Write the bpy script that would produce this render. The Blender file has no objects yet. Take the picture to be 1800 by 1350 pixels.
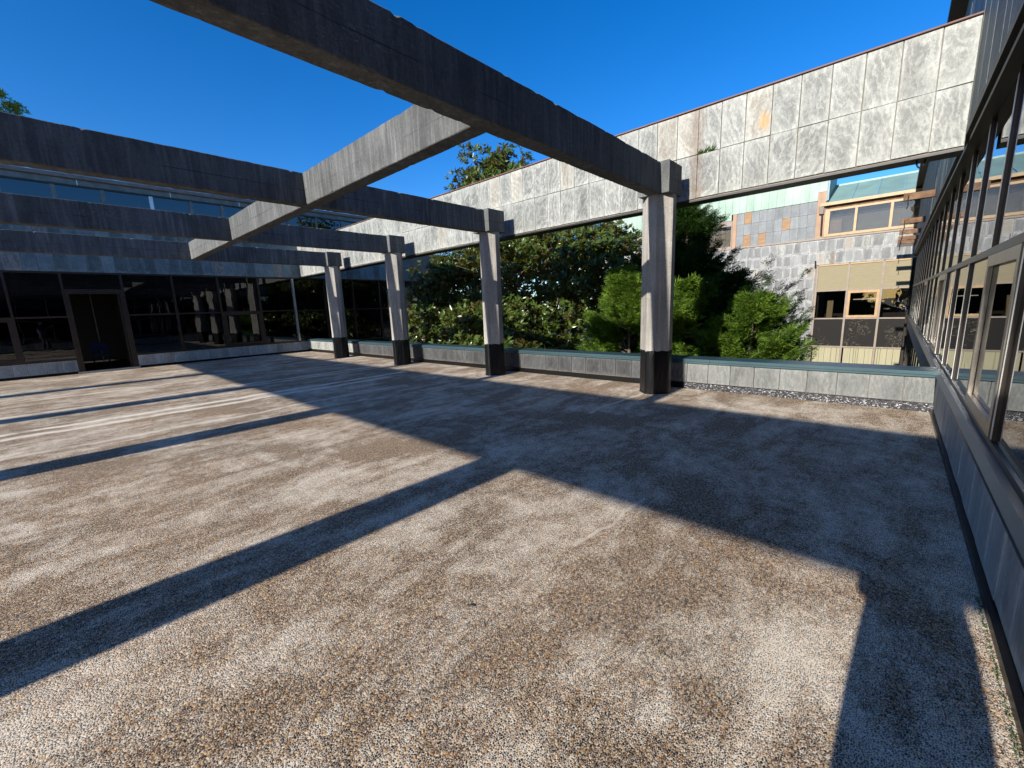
import bpy, bmesh, math, random
import numpy as np
from mathutils import Vector, Matrix
random.seed(7); rng = np.random.default_rng(11)
sc = bpy.context.scene
COL = sc.collection
R = math.radians

# ------------------------------------------------------------------ camera
cam_d = bpy.data.cameras.new('camera'); cam = bpy.data.objects.new('camera', cam_d); COL.objects.link(cam)
F, YAW, PITCH, ROLL = 727.68, 0.7442, -0.1814, -0.0384
cam_d.sensor_width = 36.0; cam_d.lens = F / 1800 * 36
cam_d.clip_start = 0.05; cam_d.clip_end = 2000
fv = Vector((math.cos(PITCH)*math.cos(YAW), math.cos(PITCH)*math.sin(YAW), math.sin(PITCH)))
rv = fv.cross(Vector((0, 0, 1))).normalized(); uv_ = rv.cross(fv)
r2 = rv*math.cos(ROLL) + uv_*math.sin(ROLL); u2 = -rv*math.sin(ROLL) + uv_*math.cos(ROLL)
cam.matrix_world = Matrix(((r2.x, u2.x, -fv.x, 0), (r2.y, u2.y, -fv.y, 0), (r2.z, u2.z, -fv.z, 1.5), (0, 0, 0, 1)))
sc.camera = cam

# ------------------------------------------------------------------ sky, sun, exposure
SUN_EL = R(21.85)
world = bpy.data.worlds.new('World'); sc.world = world; world.use_nodes = True
wt = world.node_tree; sky = wt.nodes.new('ShaderNodeTexSky'); sky.sky_type = 'NISHITA'; sky.sun_disc = False
sky.sun_elevation = SUN_EL; sky.sun_rotation = R(-91.3); sky.altitude = 1200; sky.air_density = 1.0; sky.dust_density = 1.0; sky.ozone_density = 4.0
hs = wt.nodes.new('ShaderNodeHueSaturation'); hs.inputs['Hue'].default_value = 0.508; hs.inputs['Saturation'].default_value = 1.31; hs.inputs['Value'].default_value = 1.0
wt.links.new(sky.outputs[0], hs.inputs['Color']); wt.links.new(hs.outputs[0], wt.nodes['Background'].inputs[0])
wt.nodes['Background'].inputs[1].default_value = 0.12
sd = bpy.data.lights.new('sun', 'SUN'); sd.energy = 5.0; sd.angle = R(0.5); sd.color = (1.0, 0.945, 0.85)
sun = bpy.data.objects.new('sun', sd); COL.objects.link(sun)
sun.rotation_euler = Vector((1.0, -0.0225, -math.tan(SUN_EL))).to_track_quat('-Z', 'Y').to_euler()
sun.location = (-20, 5, 20)
sc.view_settings.view_transform = 'Standard'; sc.view_settings.look = 'None'
sc.view_settings.exposure = 0.8; sc.view_settings.gamma = 1.0; sc.view_settings.use_curve_mapping = False

# ------------------------------------------------------------------ node helpers
class NT:
    def __init__(s, name):
        s.m = bpy.data.materials.new(name); s.m.use_nodes = True
        s.t = s.m.node_tree; s.b = s.t.nodes['Principled BSDF']; s.out = s.t.nodes['Material Output']
    def n(s, typ, ins=None, **kw):
        nd = s.t.nodes.new(typ)
        for k, v in kw.items(): setattr(nd, k, v)
        for k, v in (ins or {}).items(): s.set(nd, k, v)
        return nd
    def set(s, nd, k, v):
        if isinstance(v, bpy.types.NodeSocket): s.t.links.new(v, nd.inputs[k])
        else: nd.inputs[k].default_value = v
    def pos(s): return s.n('ShaderNodeNewGeometry').outputs['Position']
    def map(s, v, sca=(1, 1, 1), loc=(0, 0, 0)):
        m = s.n('ShaderNodeMapping', {'Vector': v, 'Scale': sca}); s.set(m, 'Location', loc); return m.outputs[0]
    def noise(s, v, scale, detail=4, rough=.55, dist=0.0):
        return s.n('ShaderNodeTexNoise', {'Vector': v, 'Scale': scale, 'Detail': detail, 'Roughness': rough, 'Distortion': dist}).outputs[0]
    def math(s, op, a, b=0.0, c=0.0, clamp=False):
        return s.n('ShaderNodeMath', {0: a, 1: b, 2: c}, operation=op, use_clamp=clamp).outputs[0]
    def ramp(s, f, pts, interp='LINEAR'):
        r = s.n('ShaderNodeValToRGB', {0: f}); cr = r.color_ramp; cr.interpolation = interp
        while len(cr.elements) < len(pts): cr.elements.new(.5)
        for e, (p, c) in zip(cr.elements, pts):
            e.position = p; e.color = (c, c, c, 1) if isinstance(c, (int, float)) else (*c, 1)
        return r.outputs[0]
    def mix(s, f, a, b, mode='MIX'):
        m = s.n('ShaderNodeMix', data_type='RGBA', blend_type=mode)
        s.set(m, 0, f)
        for i, v in ((6, a), (7, b)):
            s.set(m, i, (*v, 1) if isinstance(v, tuple) and len(v) == 3 else v)
        return m.outputs[2]
    def bump(s, h, strength=.4, dist=.01):
        b = s.n('ShaderNodeBump', {'Height': h, 'Strength': strength, 'Distance': dist}); s.t.links.new(b.outputs[0], s.b.inputs['Normal'])
    def done(s, col=None, rough=.6, metal=0.0, spec=.5):
        if col is not None: s.set(s.b, 'Base Color', (*col, 1) if isinstance(col, tuple) else col)
        s.set(s.b, 'Roughness', rough); s.set(s.b, 'Metallic', metal); s.set(s.b, 'Specular IOR Level', spec)
        return s.m

def stone(name, dark, light, white, tscale=5.0, whiteness=.5, warm=.12, edge=.6, vstretch=1.0, tonev=.55, stain=False):
    t = NT(name); P = t.pos(); oi = t.n('ShaderNodeObjectInfo')
    rnd = oi.outputs['Random']
    off = t.n('ShaderNodeCombineXYZ', {0: t.math('MULTIPLY', rnd, 37.0), 1: t.math('MULTIPLY', rnd, 91.0), 2: t.math('MULTIPLY', rnd, 53.0)}).outputs[0]
    V = t.n('ShaderNodeVectorMath', {0: P, 1: off}, operation='ADD').outputs[0]
    if vstretch != 1: V = t.map(V, (1, 1, vstretch))
    n1 = t.noise(V, tscale, 7, .68, .7); n2 = t.noise(V, tscale*.35, 3, .5, .6); n3 = t.noise(V, tscale*9, 4, .7)
    body = t.ramp(n2, [(.3, dark), (.7, light)])
    # per stone tone
    tone = t.math('MULTIPLY_ADD', rnd, tonev, 1-tonev*.5)
    body = t.mix(1.0, body, t.n('ShaderNodeCombineColor', {0: tone, 1: tone, 2: tone}).outputs[0], 'MULTIPLY')
    r2_ = t.math('FRACT', t.math('MULTIPLY', rnd, 17.31))
    wm = t.math('MULTIPLY', t.math('GREATER_THAN', r2_, .9), warm*4, clamp=True)
    body = t.mix(wm, body, (.42, .33, .22))
    thin = t.ramp(t.noise(V, tscale*1.6, 5, .6, 2.2), [(.485, 0.0), (.5, .55), (.515, 0.0)]); t2_ = t.ramp(t.noise(V, tscale*2.1, 6, .65, 1.6), [(.47, 0.0), (.5, .6), (.53, 0.05), (.62, .3)]); wv = t.n('ShaderNodeTexWave', {'Vector': t.n('ShaderNodeVectorRotate', {'Vector': V, 'Angle': t.math('MULTIPLY_ADD', rnd, 2.6, -1.3)}, rotation_type='X_AXIS').outputs[0], 'Scale': tscale*.9, 'Distortion': 17.0, 'Detail': 5.0, 'Detail Scale': 1.0, 'Detail Roughness': .68}, bands_direction='Y').outputs['Fac']
    wv = t.math('MULTIPLY', t.ramp(wv, [(.5, 0.0), (.85, .75), (1.0, 1.0)]), t.ramp(n2, [(.3, .35), (.6, 1.0)]))
    veins = t.math('MAXIMUM', t.math('MULTIPLY', wv, .55), t.math('MAXIMUM', t.ramp(n1, [(.50, 0.0), (.60, .45), (.70, .85)]), thin), t2_)
    g = t.n('ShaderNodeSeparateXYZ', {0: t.n('ShaderNodeTexCoord').outputs['Generated']})
    ex = t.math('MINIMUM', g.outputs[0], t.math('SUBTRACT', 1.0, g.outputs[0])); ez = t.math('MINIMUM', g.outputs[2], t.math('SUBTRACT', 1.0, g.outputs[2]))
    e = t.math('MINIMUM', ex, ez); e = t.math('ADD', e, t.math('MULTIPLY_ADD', n1, .6, -.28))
    em = t.ramp(e, [(.02, 1.0), (.17, 0.0)])
    w = t.math('ADD', t.math('MULTIPLY', veins, whiteness), t.math('MULTIPLY', em, edge), clamp=True)
    c = t.mix(w, body, white)
    fine = t.ramp(n3, [(.3, .72), (.7, 1.12)]); c = t.mix(1.0, c, fine, 'MULTIPLY')
    if stain:
        xyz = t.n('ShaderNodeSeparateXYZ', {0: P}); yy = t.math('ADD', xyz.outputs[1], t.math('MULTIPLY_ADD', t.noise(P, 5, 4, .7), .16, -.08))
        d = t.math('MULTIPLY', t.ramp(t.math('ABSOLUTE', t.math('SUBTRACT', yy, 2.56)), [(.02, 1.0), (.13, 0.0)]), t.ramp(t.noise(P, 9, 4, .7), [(.35, .5), (.6, 1.0)]))
        c = t.mix(t.math('MULTIPLY', d, .8), c, (.13, .085, .06))
        q_ = t.n('ShaderNodeVectorMath', {0: t.map(P, (1, 1, .6)), 1: (7.3, 1.63, 2.40)}, operation='DISTANCE').outputs[1]
        q_ = t.math('ADD', q_, t.math('MULTIPLY_ADD', t.noise(P, 12, 4, .7), .1, -.05)); c = t.mix(t.ramp(q_, [(.03, .75), (.10, 0.0)]), c, (.42, .24, .07))
    dr = t.ramp(t.noise(t.map(P, (3.5, 3.5, .5)), 1.6, 5, .65), [(.48, 1.0), (.74, .62)]); c = t.mix(.8, c, t.mix(1.0, dr, (1.0, .97, .92), 'MULTIPLY'), 'MULTIPLY')
    t.bump(t.math('ADD', n1, t.math('MULTIPLY', n3, .25)), .8, .018)
    return t.done(c, .62)

def concrete(name, base, streak=(.55, .55, .52), amt=.5, dkm=.5):
    t = NT(name); P = t.pos()
    big = t.noise(P, .9, 5, .6, .4); st = t.noise(t.map(P, (9, 9, .55)), 2.2, 5, .65); fine = t.noise(P, 38, 5, .75)
    c = t.mix(t.ramp(big, [(.3, 0.0), (.7, 1.0)]), tuple(x*.62 for x in base), tuple(x*1.2 for x in base))
    c = t.mix(t.math('MULTIPLY', t.ramp(st, [(.5, 0.0), (.66, 1.0)]), amt), c, streak)
    dk = t.ramp(t.noise(t.map(P, (5, 5, .7), (9, 4, 2)), 1.7, 4, .6), [(.42, .5), (.58, 1.0)]); c = t.mix(dkm, c, dk, 'MULTIPLY')
    c = t.mix(1.0, c, t.ramp(fine, [(.25, .7), (.7, 1.15)]), 'MULTIPLY')
    vo = t.n('ShaderNodeTexVoronoi', {'Vector': P, 'Scale': 26.0, 'Randomness': 1.0}); pit = t.ramp(vo.outputs['Distance'], [(.06, .35), (.13, 1.0)])
    c = t.mix(.7, c, pit, 'MULTIPLY')
    # thin lichen scratches
    sc1 = t.ramp(t.noise(t.map(P, (1.2, 1.2, 5), (3, 1, 0)), 2.6, 4, .5, 1.5), [(.497, 0.0), (.502, .5), (.507, 0.0)]); msk = t.ramp(t.noise(P, .8, 2), [(.56, 0.0), (.66, 1.0)])
    c = t.mix(t.math('MULTIPLY', sc1, msk), c, (.6, .6, .56))
    # board joints
    z = t.n('ShaderNodeSeparateXYZ', {0: P}).outputs[2]
    zz = t.math('ADD', z, t.math('MULTIPLY_ADD', t.noise(t.map(P, (1, 1, .2)), 3, 3), .03, -.015)); bl = t.math('MULTIPLY', t.ramp(t.math('ABSOLUTE', t.math('SUBTRACT', zz, 3.33)), [(.002, 1.0), (.006, 0.0)]), t.ramp(t.noise(P, 1.1, 2), [(.45, 0.0), (.55, .8)])); c = t.mix(bl, c, (.02, .02, .02))
    h = t.math('ADD', fine, t.math('ADD', t.math('MULTIPLY', st, .8), t.math('MULTIPLY', pit, .5)))
    t.bump(h, .8, .008)
    return t.done(c, .88, spec=.25)

def floor_mat():
    t = NT('exposed_aggregate'); P = t.pos()
    Pw = t.n('ShaderNodeVectorMath', {0: P, 1: t.n('ShaderNodeVectorMath', {0: t.n('ShaderNodeTexNoise', {'Vector': P, 'Scale': 60.0, 'Detail': 2}).outputs[1], 1: (.006, .006, .006)}, operation='MULTIPLY').outputs[0]}, operation='ADD').outputs[0]
    vo = t.n('ShaderNodeTexVoronoi', {'Vector': Pw, 'Scale': 132.0, 'Randomness': 1.0}); ve = t.n('ShaderNodeTexVoronoi', {'Vector': Pw, 'Scale': 132.0, 'Randomness': 1.0}, feature='DISTANCE_TO_EDGE')
    rc = t.n('ShaderNodeSeparateColor', {0: vo.outputs['Color']})
    peb = t.ramp(rc.outputs[0], [(0.0, (.022, .018, .017)), (.24, (.085, .052, .034)), (.44, (.17, .09, .042)), (.58, (.34, .17, .055)), (.68, (.17, .13, .10)), (.80, (.46, .28, .11)), (.91, (.58, .46, .30))], 'CONSTANT')
    peb = t.mix(.5, peb, t.ramp(rc.outputs[1], [(0, .35), (1, 1.55)]), 'MULTIPLY')
    gap = t.ramp(ve.outputs[0], [(.06, 1.0), (.24, 0.0)])
    # efflorescence: broad pale veils, drawn out along the slope
    a = t.noise(P, .9, 6, .62, .9); b = t.noise(t.map(P, (.55, 1.9, 1), (4, 7, 0)), 1.3, 6, .68, .5); d = t.noise(P, 6.5, 5, .7)
    veil = t.math('ADD', t.math('MULTIPLY', a, .5), t.math('ADD', t.math('MULTIPLY', b, .5), t.math('MULTIPLY_ADD', d, .36, -.18)))
    veil = t.ramp(veil, [(.45, .05), (.55, .42), (.66, 1.0)])
    xyz = t.n('ShaderNodeSeparateXYZ', {0: P}); X, Y = xyz.outputs[0], xyz.outputs[1]
    wob = t.noise(t.map(P, (.55, .1, 1)), 1.0, 5, .6); jit = t.noise(P, 7.0, 3, .6)
    Yw = t.math('ADD', Y, t.math('ADD', t.math('MULTIPLY_ADD', wob, .55, -.27), t.math('MULTIPLY_ADD', jit, .05, -.025)))
    def line(y0, w, x0, x1, s):
        dd = t.math('ABSOLUTE', t.math('SUBTRACT', Yw, y0)); l = t.ramp(t.math('DIVIDE', dd, w*4), [(.12, 1.0), (.3, 0.0)])
        m = t.math('MULTIPLY', t.math('GREATER_THAN', X, x0), t.math('LESS_THAN', X, x1)); return t.math('MULTIPLY', t.math('MULTIPLY', l, m), s)
    ln = None
    for q in [(9.15, .09, -9, 5.9, .95), (8.75, .11, -9, 5.2, .9), (10.9, .07, -9, 6.0, .8), (10.55, .06, 1.0, 6.1, .7), (7.45, .07, -6, 4.8, .55), (12.9, .08, -6, 3.5, .5), (3.05, .03, 4.9, 6.5, .7), (6.95, .03, 4.3, 6.3, .5), (1.35, .018, 2.0, 2.9, .5)]:
        l = line(*q); ln = l if ln is None else t.math('MAXIMUM', ln, l)
    brk = t.ramp(t.noise(P, 3.2, 4, .7), [(.34, .35), (.50, 1.0)])
    ln = t.math('MULTIPLY', ln, brk)
    fine = t.noise(P, 210, 3, .7); mid = t.noise(P, 48, 3, .7)
    q = t.math('ADD', t.math('MULTIPLY', gap, .36), t.math('ADD', t.math('MULTIPLY', fine, .75), t.math('ADD', t.math('MULTIPLY', veil, .27), t.math('MULTIPLY', mid, .35))))
    white = t.ramp(t.math('SUBTRACT', q, .40), [(.475, 0.0), (.60, .9)])
    white = t.math('MAXIMUM', white, t.math('MULTIPLY', ln, .95))
    base = t.mix(t.math('MULTIPLY', gap, .75), peb, (.075, .052, .036))
    br = t.ramp(t.noise(P, .55, 5, .6, .6), [(.36, (1, .95, .88)), (.64, (1.22, 1.0, .72))]); base = t.mix(1.0, base, br, 'MULTIPLY')
    grime = t.ramp(t.noise(P, .35, 4, .6), [(.35, .78), (.6, 1.04)]); base = t.mix(1.0, base, grime, 'MULTIPLY')
    c = t.mix(white, base, (.78, .70, .575))
    h = t.math('SUBTRACT', 1.0, vo.outputs['Distance'])
    t.bump(h, .4, .006)
    return t.done(c, .9, spec=.12)

def simple(name, col, rough=.5, metal=0.0, var=.25, scale=6.0, stretch=(1, 1, 1), bump=.1, spec=.5, objvar=0.0, second=None):
    t = NT(name); P = t.pos(); V = t.map(P, stretch)
    n = t.noise(V, scale, 5, .62, .3)
    c = t.mix(t.ramp(n, [(.3, 0.0), (.7, 1.0)]), tuple(x*(1-var) for x in col), second or tuple(min(1, x*(1+var)) for x in col))
    if objvar:
        r = t.n('ShaderNodeObjectInfo').outputs['Random']; k = t.math('MULTIPLY_ADD', r, objvar*2, 1-objvar)
        c = t.mix(1.0, c, t.n('ShaderNodeCombineColor', {0: k, 1: k, 2: k}).outputs[0], 'MULTIPLY')
    if bump: t.bump(t.noise(V, scale*5, 4, .6), bump, .004)
    return t.done(c, rough, metal, spec)

def glass(name, ior=1.6, tint=(.3, .3, .3), wave=.02, wscale=1.5, rough=.0):
    t = NT(name); t.t.nodes.remove(t.b)
    bp = t.n('ShaderNodeBump', {'Height': t.noise(t.pos(), wscale, 2, .5), 'Strength': wave, 'Distance': .2})
    fr = t.n('ShaderNodeFresnel', {'IOR': ior, 'Normal': bp.outputs[0]})
    gl = t.n('ShaderNodeBsdfGlossy', {'Color': (.95, .97, 1, 1), 'Roughness': rough, 'Normal': bp.outputs[0]})
    tr = t.n('ShaderNodeBsdfTransparent', {'Color': (*tint, 1)})
    mx = t.n('ShaderNodeMixShader', {0: fr.outputs[0], 1: tr.outputs[0], 2: gl.outputs[0]})
    t.t.links.new(mx.outputs[0], t.out.inputs[0]); return t.m

def leaf_mat(name, c1, c2, back, rough=.3, spec=.5, sss=.0, brown=0.0):
    t = NT(name); g = t.n('ShaderNodeNewGeometry'); P = g.outputs['Position']
    n = t.noise(P, 2.3, 3, .6); n2 = t.noise(P, 30, 2, .6)
    c = t.mix(t.ramp(t.math('ADD', t.math('MULTIPLY', n, .5), t.math('MULTIPLY', n2, .5)), [(.38, 0.0), (.62, 1.0)]), c1, c2)
    if brown:
        c = t.mix(t.ramp(t.noise(P, 17, 2, .5), [(.66, 0.0), (.70, brown)]), c, (.33, .12, .03))
    c = t.mix(g.outputs['Backfacing'], c, back)
    t.done(c, rough, spec=spec)
    tl = t.n('ShaderNodeBsdfTranslucent', {'Color': t.mix(1.0, c, (1.6, 1.9, .6), 'MULTIPLY')})
    mx = t.n('ShaderNodeMixShader', {0: .28, 1: t.b.outputs[0], 2: tl.outputs[0]}); t.t.links.new(mx.outputs[0], t.out.inputs[0]); return t.m

M = {}
M['floor'] = floor_mat()
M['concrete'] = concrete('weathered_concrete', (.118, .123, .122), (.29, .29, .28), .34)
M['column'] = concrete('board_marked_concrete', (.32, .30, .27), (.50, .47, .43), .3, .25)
M['marble'] = stone('pale_marble', (.12, .13, .127), (.20, .21, .205), (.45, .47, .45), 4.2, .85, .06, .35, .55, .4, True)
M['slate_blue'] = stone('blue_grey_slate', (.07, .12, .135), (.15, .22, .24), (.36, .44, .46), 3.0, .30, .1, .3, .7, .9)
M['slate_dark'] = stone('dark_slate', (.016, .018, .021), (.042, .046, .052), (.13, .13, .13), 5.0, .45, .0, .35, .35, .6)
M['slate_plinth'] = stone('grey_slate_plinth', (.16, .19, .21), (.30, .34, .36), (.52, .56, .57), 4.0, .35, .05, .35, .4, .5)
M['parapet_stone'] = stone('weathered_parapet_stone', (.075, .084, .086), (.13, .138, .138), (.27, .28, .278), 5.5, .6, .1, .2, .35, .7)
M['wing_stone'] = stone('pale_grey_stone', (.125, .135, .142), (.19, .20, .21), (.36, .37, .38), 3.2, .28, .08, .85, .6, .6)
M['wing_slate'] = stone('smooth_grey_slate', (.13, .145, .16), (.175, .19, .205), (.27, .29, .31), 2.6, .3, .0, .15, 2.0, .35)
M['amber_stone'] = simple('amber_stone', (.22, .11, .04), .6, 0, .3, 3, (1, 1, 4), .1, second=(.27, .16, .07))
M['slate_upper'] = stone('streaked_slate_cladding', (.045, .06, .062), (.12, .15, .15), (.30, .34, .34), 2.2, .3, .05, .2)
M['backing'] = simple('mortar_backing', (.20, .17, .14), .9)
M['tar'] = simple('black_bitumen', (.005, .005, .0055), .3, 0, .4, 30, (1, 1, 1), .5, .25)
def flake():
    t = NT('flaking_silver_membrane'); P = t.pos()
    m = t.ramp(t.noise(t.map(P, (1, 1, 2.2)), 40, 4, .7, .6), [(.575, 0.0), (.60, 1.0)])
    t.bump(m, .5, .004); return t.done(t.mix(m, (.015, .015, .018), (.5, .5, .52)), .35)
M['flake'] = flake()
M['coping'] = simple('blue_green_metal', (.045, .085, .10), .34, .35, .15, 3, (1, .3, 1), .05)
M['redcap'] = simple('oxide_red_flashing', (.13, .065, .055), .65, 0, .25, 5)
M['bronze'] = simple('dark_bronze_frame', (.045, .034, .028), .38, .5, .3, 5, (1, 1, 1), .04)
M['bronze_lt'] = simple('worn_bronze_frame', (.17, .15, .13), .32, .65, .25, 5)
M['alu'] = simple('pale_metal_strip', (.62, .62, .60), .3, .7, .12, 4)
M['steel'] = simple('grey_metal_sill', (.06, .065, .068), .42, .6, .25, 3, (1, 1, 1), .08)
M['black'] = simple('black_painted_steel', (.012, .012, .013), .5, .2, .3)
M['glass'] = glass('tinted_window_glass', 1.75, (.16, .155, .145), .012, 1.3)
M['glass_side'] = glass('mirror_like_window_glass', 3.2, (.10, .10, .10), .012, .8)
M['glass_sky'] = glass('clerestory_glass', 2.1, (.12, .12, .12), .006, 1.0)
M['glass_wave'] = glass('old_wavy_glass', 1.6, (.75, .73, .7), .05, 1.4)
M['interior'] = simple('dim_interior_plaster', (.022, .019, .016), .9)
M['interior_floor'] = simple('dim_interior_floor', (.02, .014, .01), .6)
M['blind'] = simple('beige_roller_blind', (.21, .18, .11), .8, 0, .08, 3, (1, 1, 5), .05)
M['grey_blind'] = simple('grey_slatted_blind', (.13, .13, .115), .8, 0, .08, 3, (1, 1, 9), .05)
M['window_sheet'] = simple('pale_curtain_strip', (.27, .25, .16), .8, 0, .12, 3, (6, 6, .3), .05)
def scrawl():
    t = NT('cracked_film_glass'); P = t.pos()
    n = t.noise(P, 1.7, 4, .6, 2.6); l = t.ramp(n, [(.494, 0.0), (.5, .9), (.506, 0.0)])
    mk = t.ramp(t.noise(P, 1.1, 2), [(.46, 0.0), (.56, 1.0)])
    return t.done(t.mix(t.math('MULTIPLY', t.math('MULTIPLY', l, mk), .8), (.022, .021, .02), (.42, .36, .25)), .12, 0, .8)
M['scrawl'] = scrawl()
M['peach'] = simple('peach_painted_post', (.26, .155, .09), .6, 0, .22, 3, (1, 1, .5))
M['gold'] = simple('golden_timber_frame', (.30, .18, .07), .45, 0, .2, 4)
M['pink'] = simple('faded_pinkish_frame', (.19, .15, .12), .55, 0, .15, 4)
M['copper'] = simple('verdigris_copper', (.18, .28, .225), .55, 0, .16, 1.2, (1, 1, .5), .08, objvar=.12, second=(.29, .38, .32))
M['copper_roof'] = simple('verdigris_roof', (.17, .27, .24), .5, 0, .16, .9, (1, 1, .5), .05, objvar=.08)
M['copper_shaded'] = simple('shaded_copper_side', (.08, .20, .15), .5, 0, .2, .8, (1, 1, .5), .05)  # copper darkened: shade on the side face is put into the colour
M['rust'] = simple('rusty_steel', (.16, .055, .025), .8, .1, .5, 5, (1, 1, 1), .3, second=(.19, .12, .065))
M['roof'] = simple('grey_roof_membrane', (.16, .16, .16), .9)
M['bark'] = simple('grey_brown_bark', (.12, .09, .065), .9, 0, .3, 9, (1, 1, .3), .5)
M['soil'] = simple('mown_grass_and_soil', (.05, .065, .025), .95, 0, .4, 1.2, (1, 1, 1), .4)
M['magnolia'] = leaf_mat('glossy_magnolia_leaf', (.024, .055, .009), (.10, .145, .028), (.11, .085, .03), .3, .5, brown=.85)
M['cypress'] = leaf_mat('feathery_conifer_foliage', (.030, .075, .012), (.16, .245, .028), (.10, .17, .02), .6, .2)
M['cypress_shaded'] = leaf_mat('shaded_conifer_foliage', (.012, .034, .008), (.04, .085, .014), (.025, .06, .01), .6, .2)  # darker copy of the conifer foliage, with fascia shade put into its colour
M['pine'] = leaf_mat('pine_needles', (.12, .17, .03), (.30, .32, .07), (.16, .2, .04), .6, .2)
M['weed'] = leaf_mat('weed_leaf', (.03, .07, .01), (.07, .12, .03), (.05, .09, .02), .5, .3)

# ------------------------------------------------------------------ object helpers
def tag(o, label=None, cat=None, group=None, kind=None):
    if label: o['label'] = label
    if cat: o['category'] = cat
    if group: o['group'] = group
    if kind: o['kind'] = kind
    return o
def thing(name, label, cat, loc=(0, 0, 0), group=None):
    o = bpy.data.objects.new(name, None); o.empty_display_size = .2; COL.objects.link(o); o.location = loc
    return tag(o, label, cat, group)
def link(name, mesh, parent=None, loc=(0, 0, 0), rz=0.0, scale=(1, 1, 1)):
    o = bpy.data.objects.new(name, mesh); COL.objects.link(o)
    if parent is not None: o.parent = parent
    o.location = loc; o.rotation_euler = (0, 0, rz); o.scale = scale
    return o
def wpos(o):
    p = Vector((0, 0, 0))
    while o is not None: p += Vector(o.location); o = o.parent
    return p
class MB:
    def __init__(s): s.v = []; s.f = []
    def box(s, x0, x1, y0, y1, z0, z1):
        b = len(s.v); s.v += [(x0, y0, z0), (x1, y0, z0), (x1, y1, z0), (x0, y1, z0), (x0, y0, z1), (x1, y0, z1), (x1, y1, z1), (x0, y1, z1)]
        s.f += [tuple(b+i for i in q) for q in ((0, 3, 2, 1), (4, 5, 6, 7), (0, 1, 5, 4), (1, 2, 6, 5), (2, 3, 7, 6), (3, 0, 4, 7))]; return s
    def poly(s, pts): b = len(s.v); s.v += list(pts); s.f.append(tuple(range(b, b+len(pts)))); return s
    def ring(s, prof, axis, a0, a1):
        """extrude a closed profile of (p,q) points along an axis"""
        b = len(s.v); n = len(prof)
        for a in (a0, a1):
            for p, q in prof: s.v.append((a, p, q) if axis == 'x' else (p, a, q) if axis == 'y' else (p, q, a))
        for i in range(n): j = (i+1) % n; s.f.append((b+i, b+j, b+n+j, b+n+i))
        s.f += [tuple(b+i for i in range(n))[::-1], tuple(b+n+i for i in range(n))]; return s
    def tube(s, pts, rad, n=8):
        b = len(s.v); pts = [Vector(p) for p in pts]
        for i, p in enumerate(pts):
            d = (pts[min(i+1, len(pts)-1)] - pts[max(i-1, 0)]).normalized(); a = d.orthogonal().normalized(); c = d.cross(a)
            r = rad[i] if isinstance(rad, (list, tuple)) else rad
            for k in range(n): t = 2*math.pi*k/n; s.v.append(tuple(p + a*math.cos(t)*r + c*math.sin(t)*r))
        for i in range(len(pts)-1):
            for k in range(n): l = (k+1) % n; s.f.append((b+i*n+k, b+i*n+l, b+(i+1)*n+l, b+(i+1)*n+k))
        s.f += [tuple(b+k for k in range(n))[::-1], tuple(b+(len(pts)-1)*n+k for k in range(n))]; return s
    def mesh(s, name, mat, bevel=0.0, smooth=False):
        me = bpy.data.meshes.new(name); me.from_pydata(s.v, [], s.f)
        bm = bmesh.new(); bm.from_mesh(me); bmesh.ops.recalc_face_normals(bm, faces=bm.faces)
        if bevel: bmesh.ops.bevel(bm, geom=list(bm.edges), offset=bevel, segments=1, affect='EDGES')
        bm.to_mesh(me); bm.free(); me.materials.append(mat)
        if smooth: me.polygons.foreach_set('use_smooth', [True]*len(me.polygons))
        return me
    def obj(s, name, mat, parent=None, bevel=0.0, smooth=False):
        w = wpos(parent) if parent is not None else Vector((0, 0, 0))
        return link(name, s.mesh(name, mat, bevel, smooth), parent, tuple(-w))
def bx(name, mat, parent, x0, x1, y0, y1, z0, z1, bevel=0.0): return MB().box(x0, x1, y0, y1, z0, z1).obj(name, mat, parent, bevel)

# ---- stone tiles: a few unit meshes, shared
TV = {}
def tile_mesh(mat):
    if mat.name not in TV:
        L = []
        for k in range(6):
            j = lambda a: random.uniform(-a, a)
            o = [(-.5+j(.006), -.5+j(.006)), (.5+j(.006), -.5+j(.006)), (.5+j(.006), .5+j(.006)), (-.5+j(.006), .5+j(.006))]
            i = [(x*.975+j(.004), z*.985+j(.003)) for x, z in o]; m = (j(.1), j(.1))
            v = [(x, 0, z) for x, z in o] + [(x, -.016, z) for x, z in o] + [(x, -.022-random.uniform(0, .003), z) for x, z in i] + [(m[0], -.026, m[1])]
            f = [(a, (a+1) % 4, 4+(a+1) % 4, 4+a) for a in range(4)] + [(4+a, 4+(a+1) % 4, 8+(a+1) % 4, 8+a) for a in range(4)] + [(8+a, 8+(a+1) % 4, 12) for a in range(4)]
            me = bpy.data.meshes.new('tile'); me.from_pydata(v, [], f)
            bm = bmesh.new(); bm.from_mesh(me); bmesh.ops.recalc_face_normals(bm, faces=bm.faces); bm.to_mesh(me); bm.free()
            # open back: make sure the front looks towards -Y
            if sum(p.normal.y for p in me.polygons[-4:]) > 0: me.flip_normals()
            me.materials.append(mat); L.append(me)
        TV[mat.name] = L
    return random.choice(TV[mat.name])
def tile(parent, face, u, plane, z, w, h, mat, name='tile'):
    """face: '-x','-y','+y'; u = centre along the wall, plane = wall plane the tile sits on"""
    W = wpos(parent); g = .005
    loc, rz = {'-x': ((plane, u, z), -math.pi/2), '-y': ((u, plane, z), 0.0), '+y': ((u, plane, z), math.pi)}[face]
    o = link(name, tile_mesh(mat), parent, tuple(Vector(loc)-W), rz, (w-g, 1, h-g))
    d = random.uniform(-.0025, .0025)
    if face == '-x': o.location.x += d
    else: o.location.y += d
    return o
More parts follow.
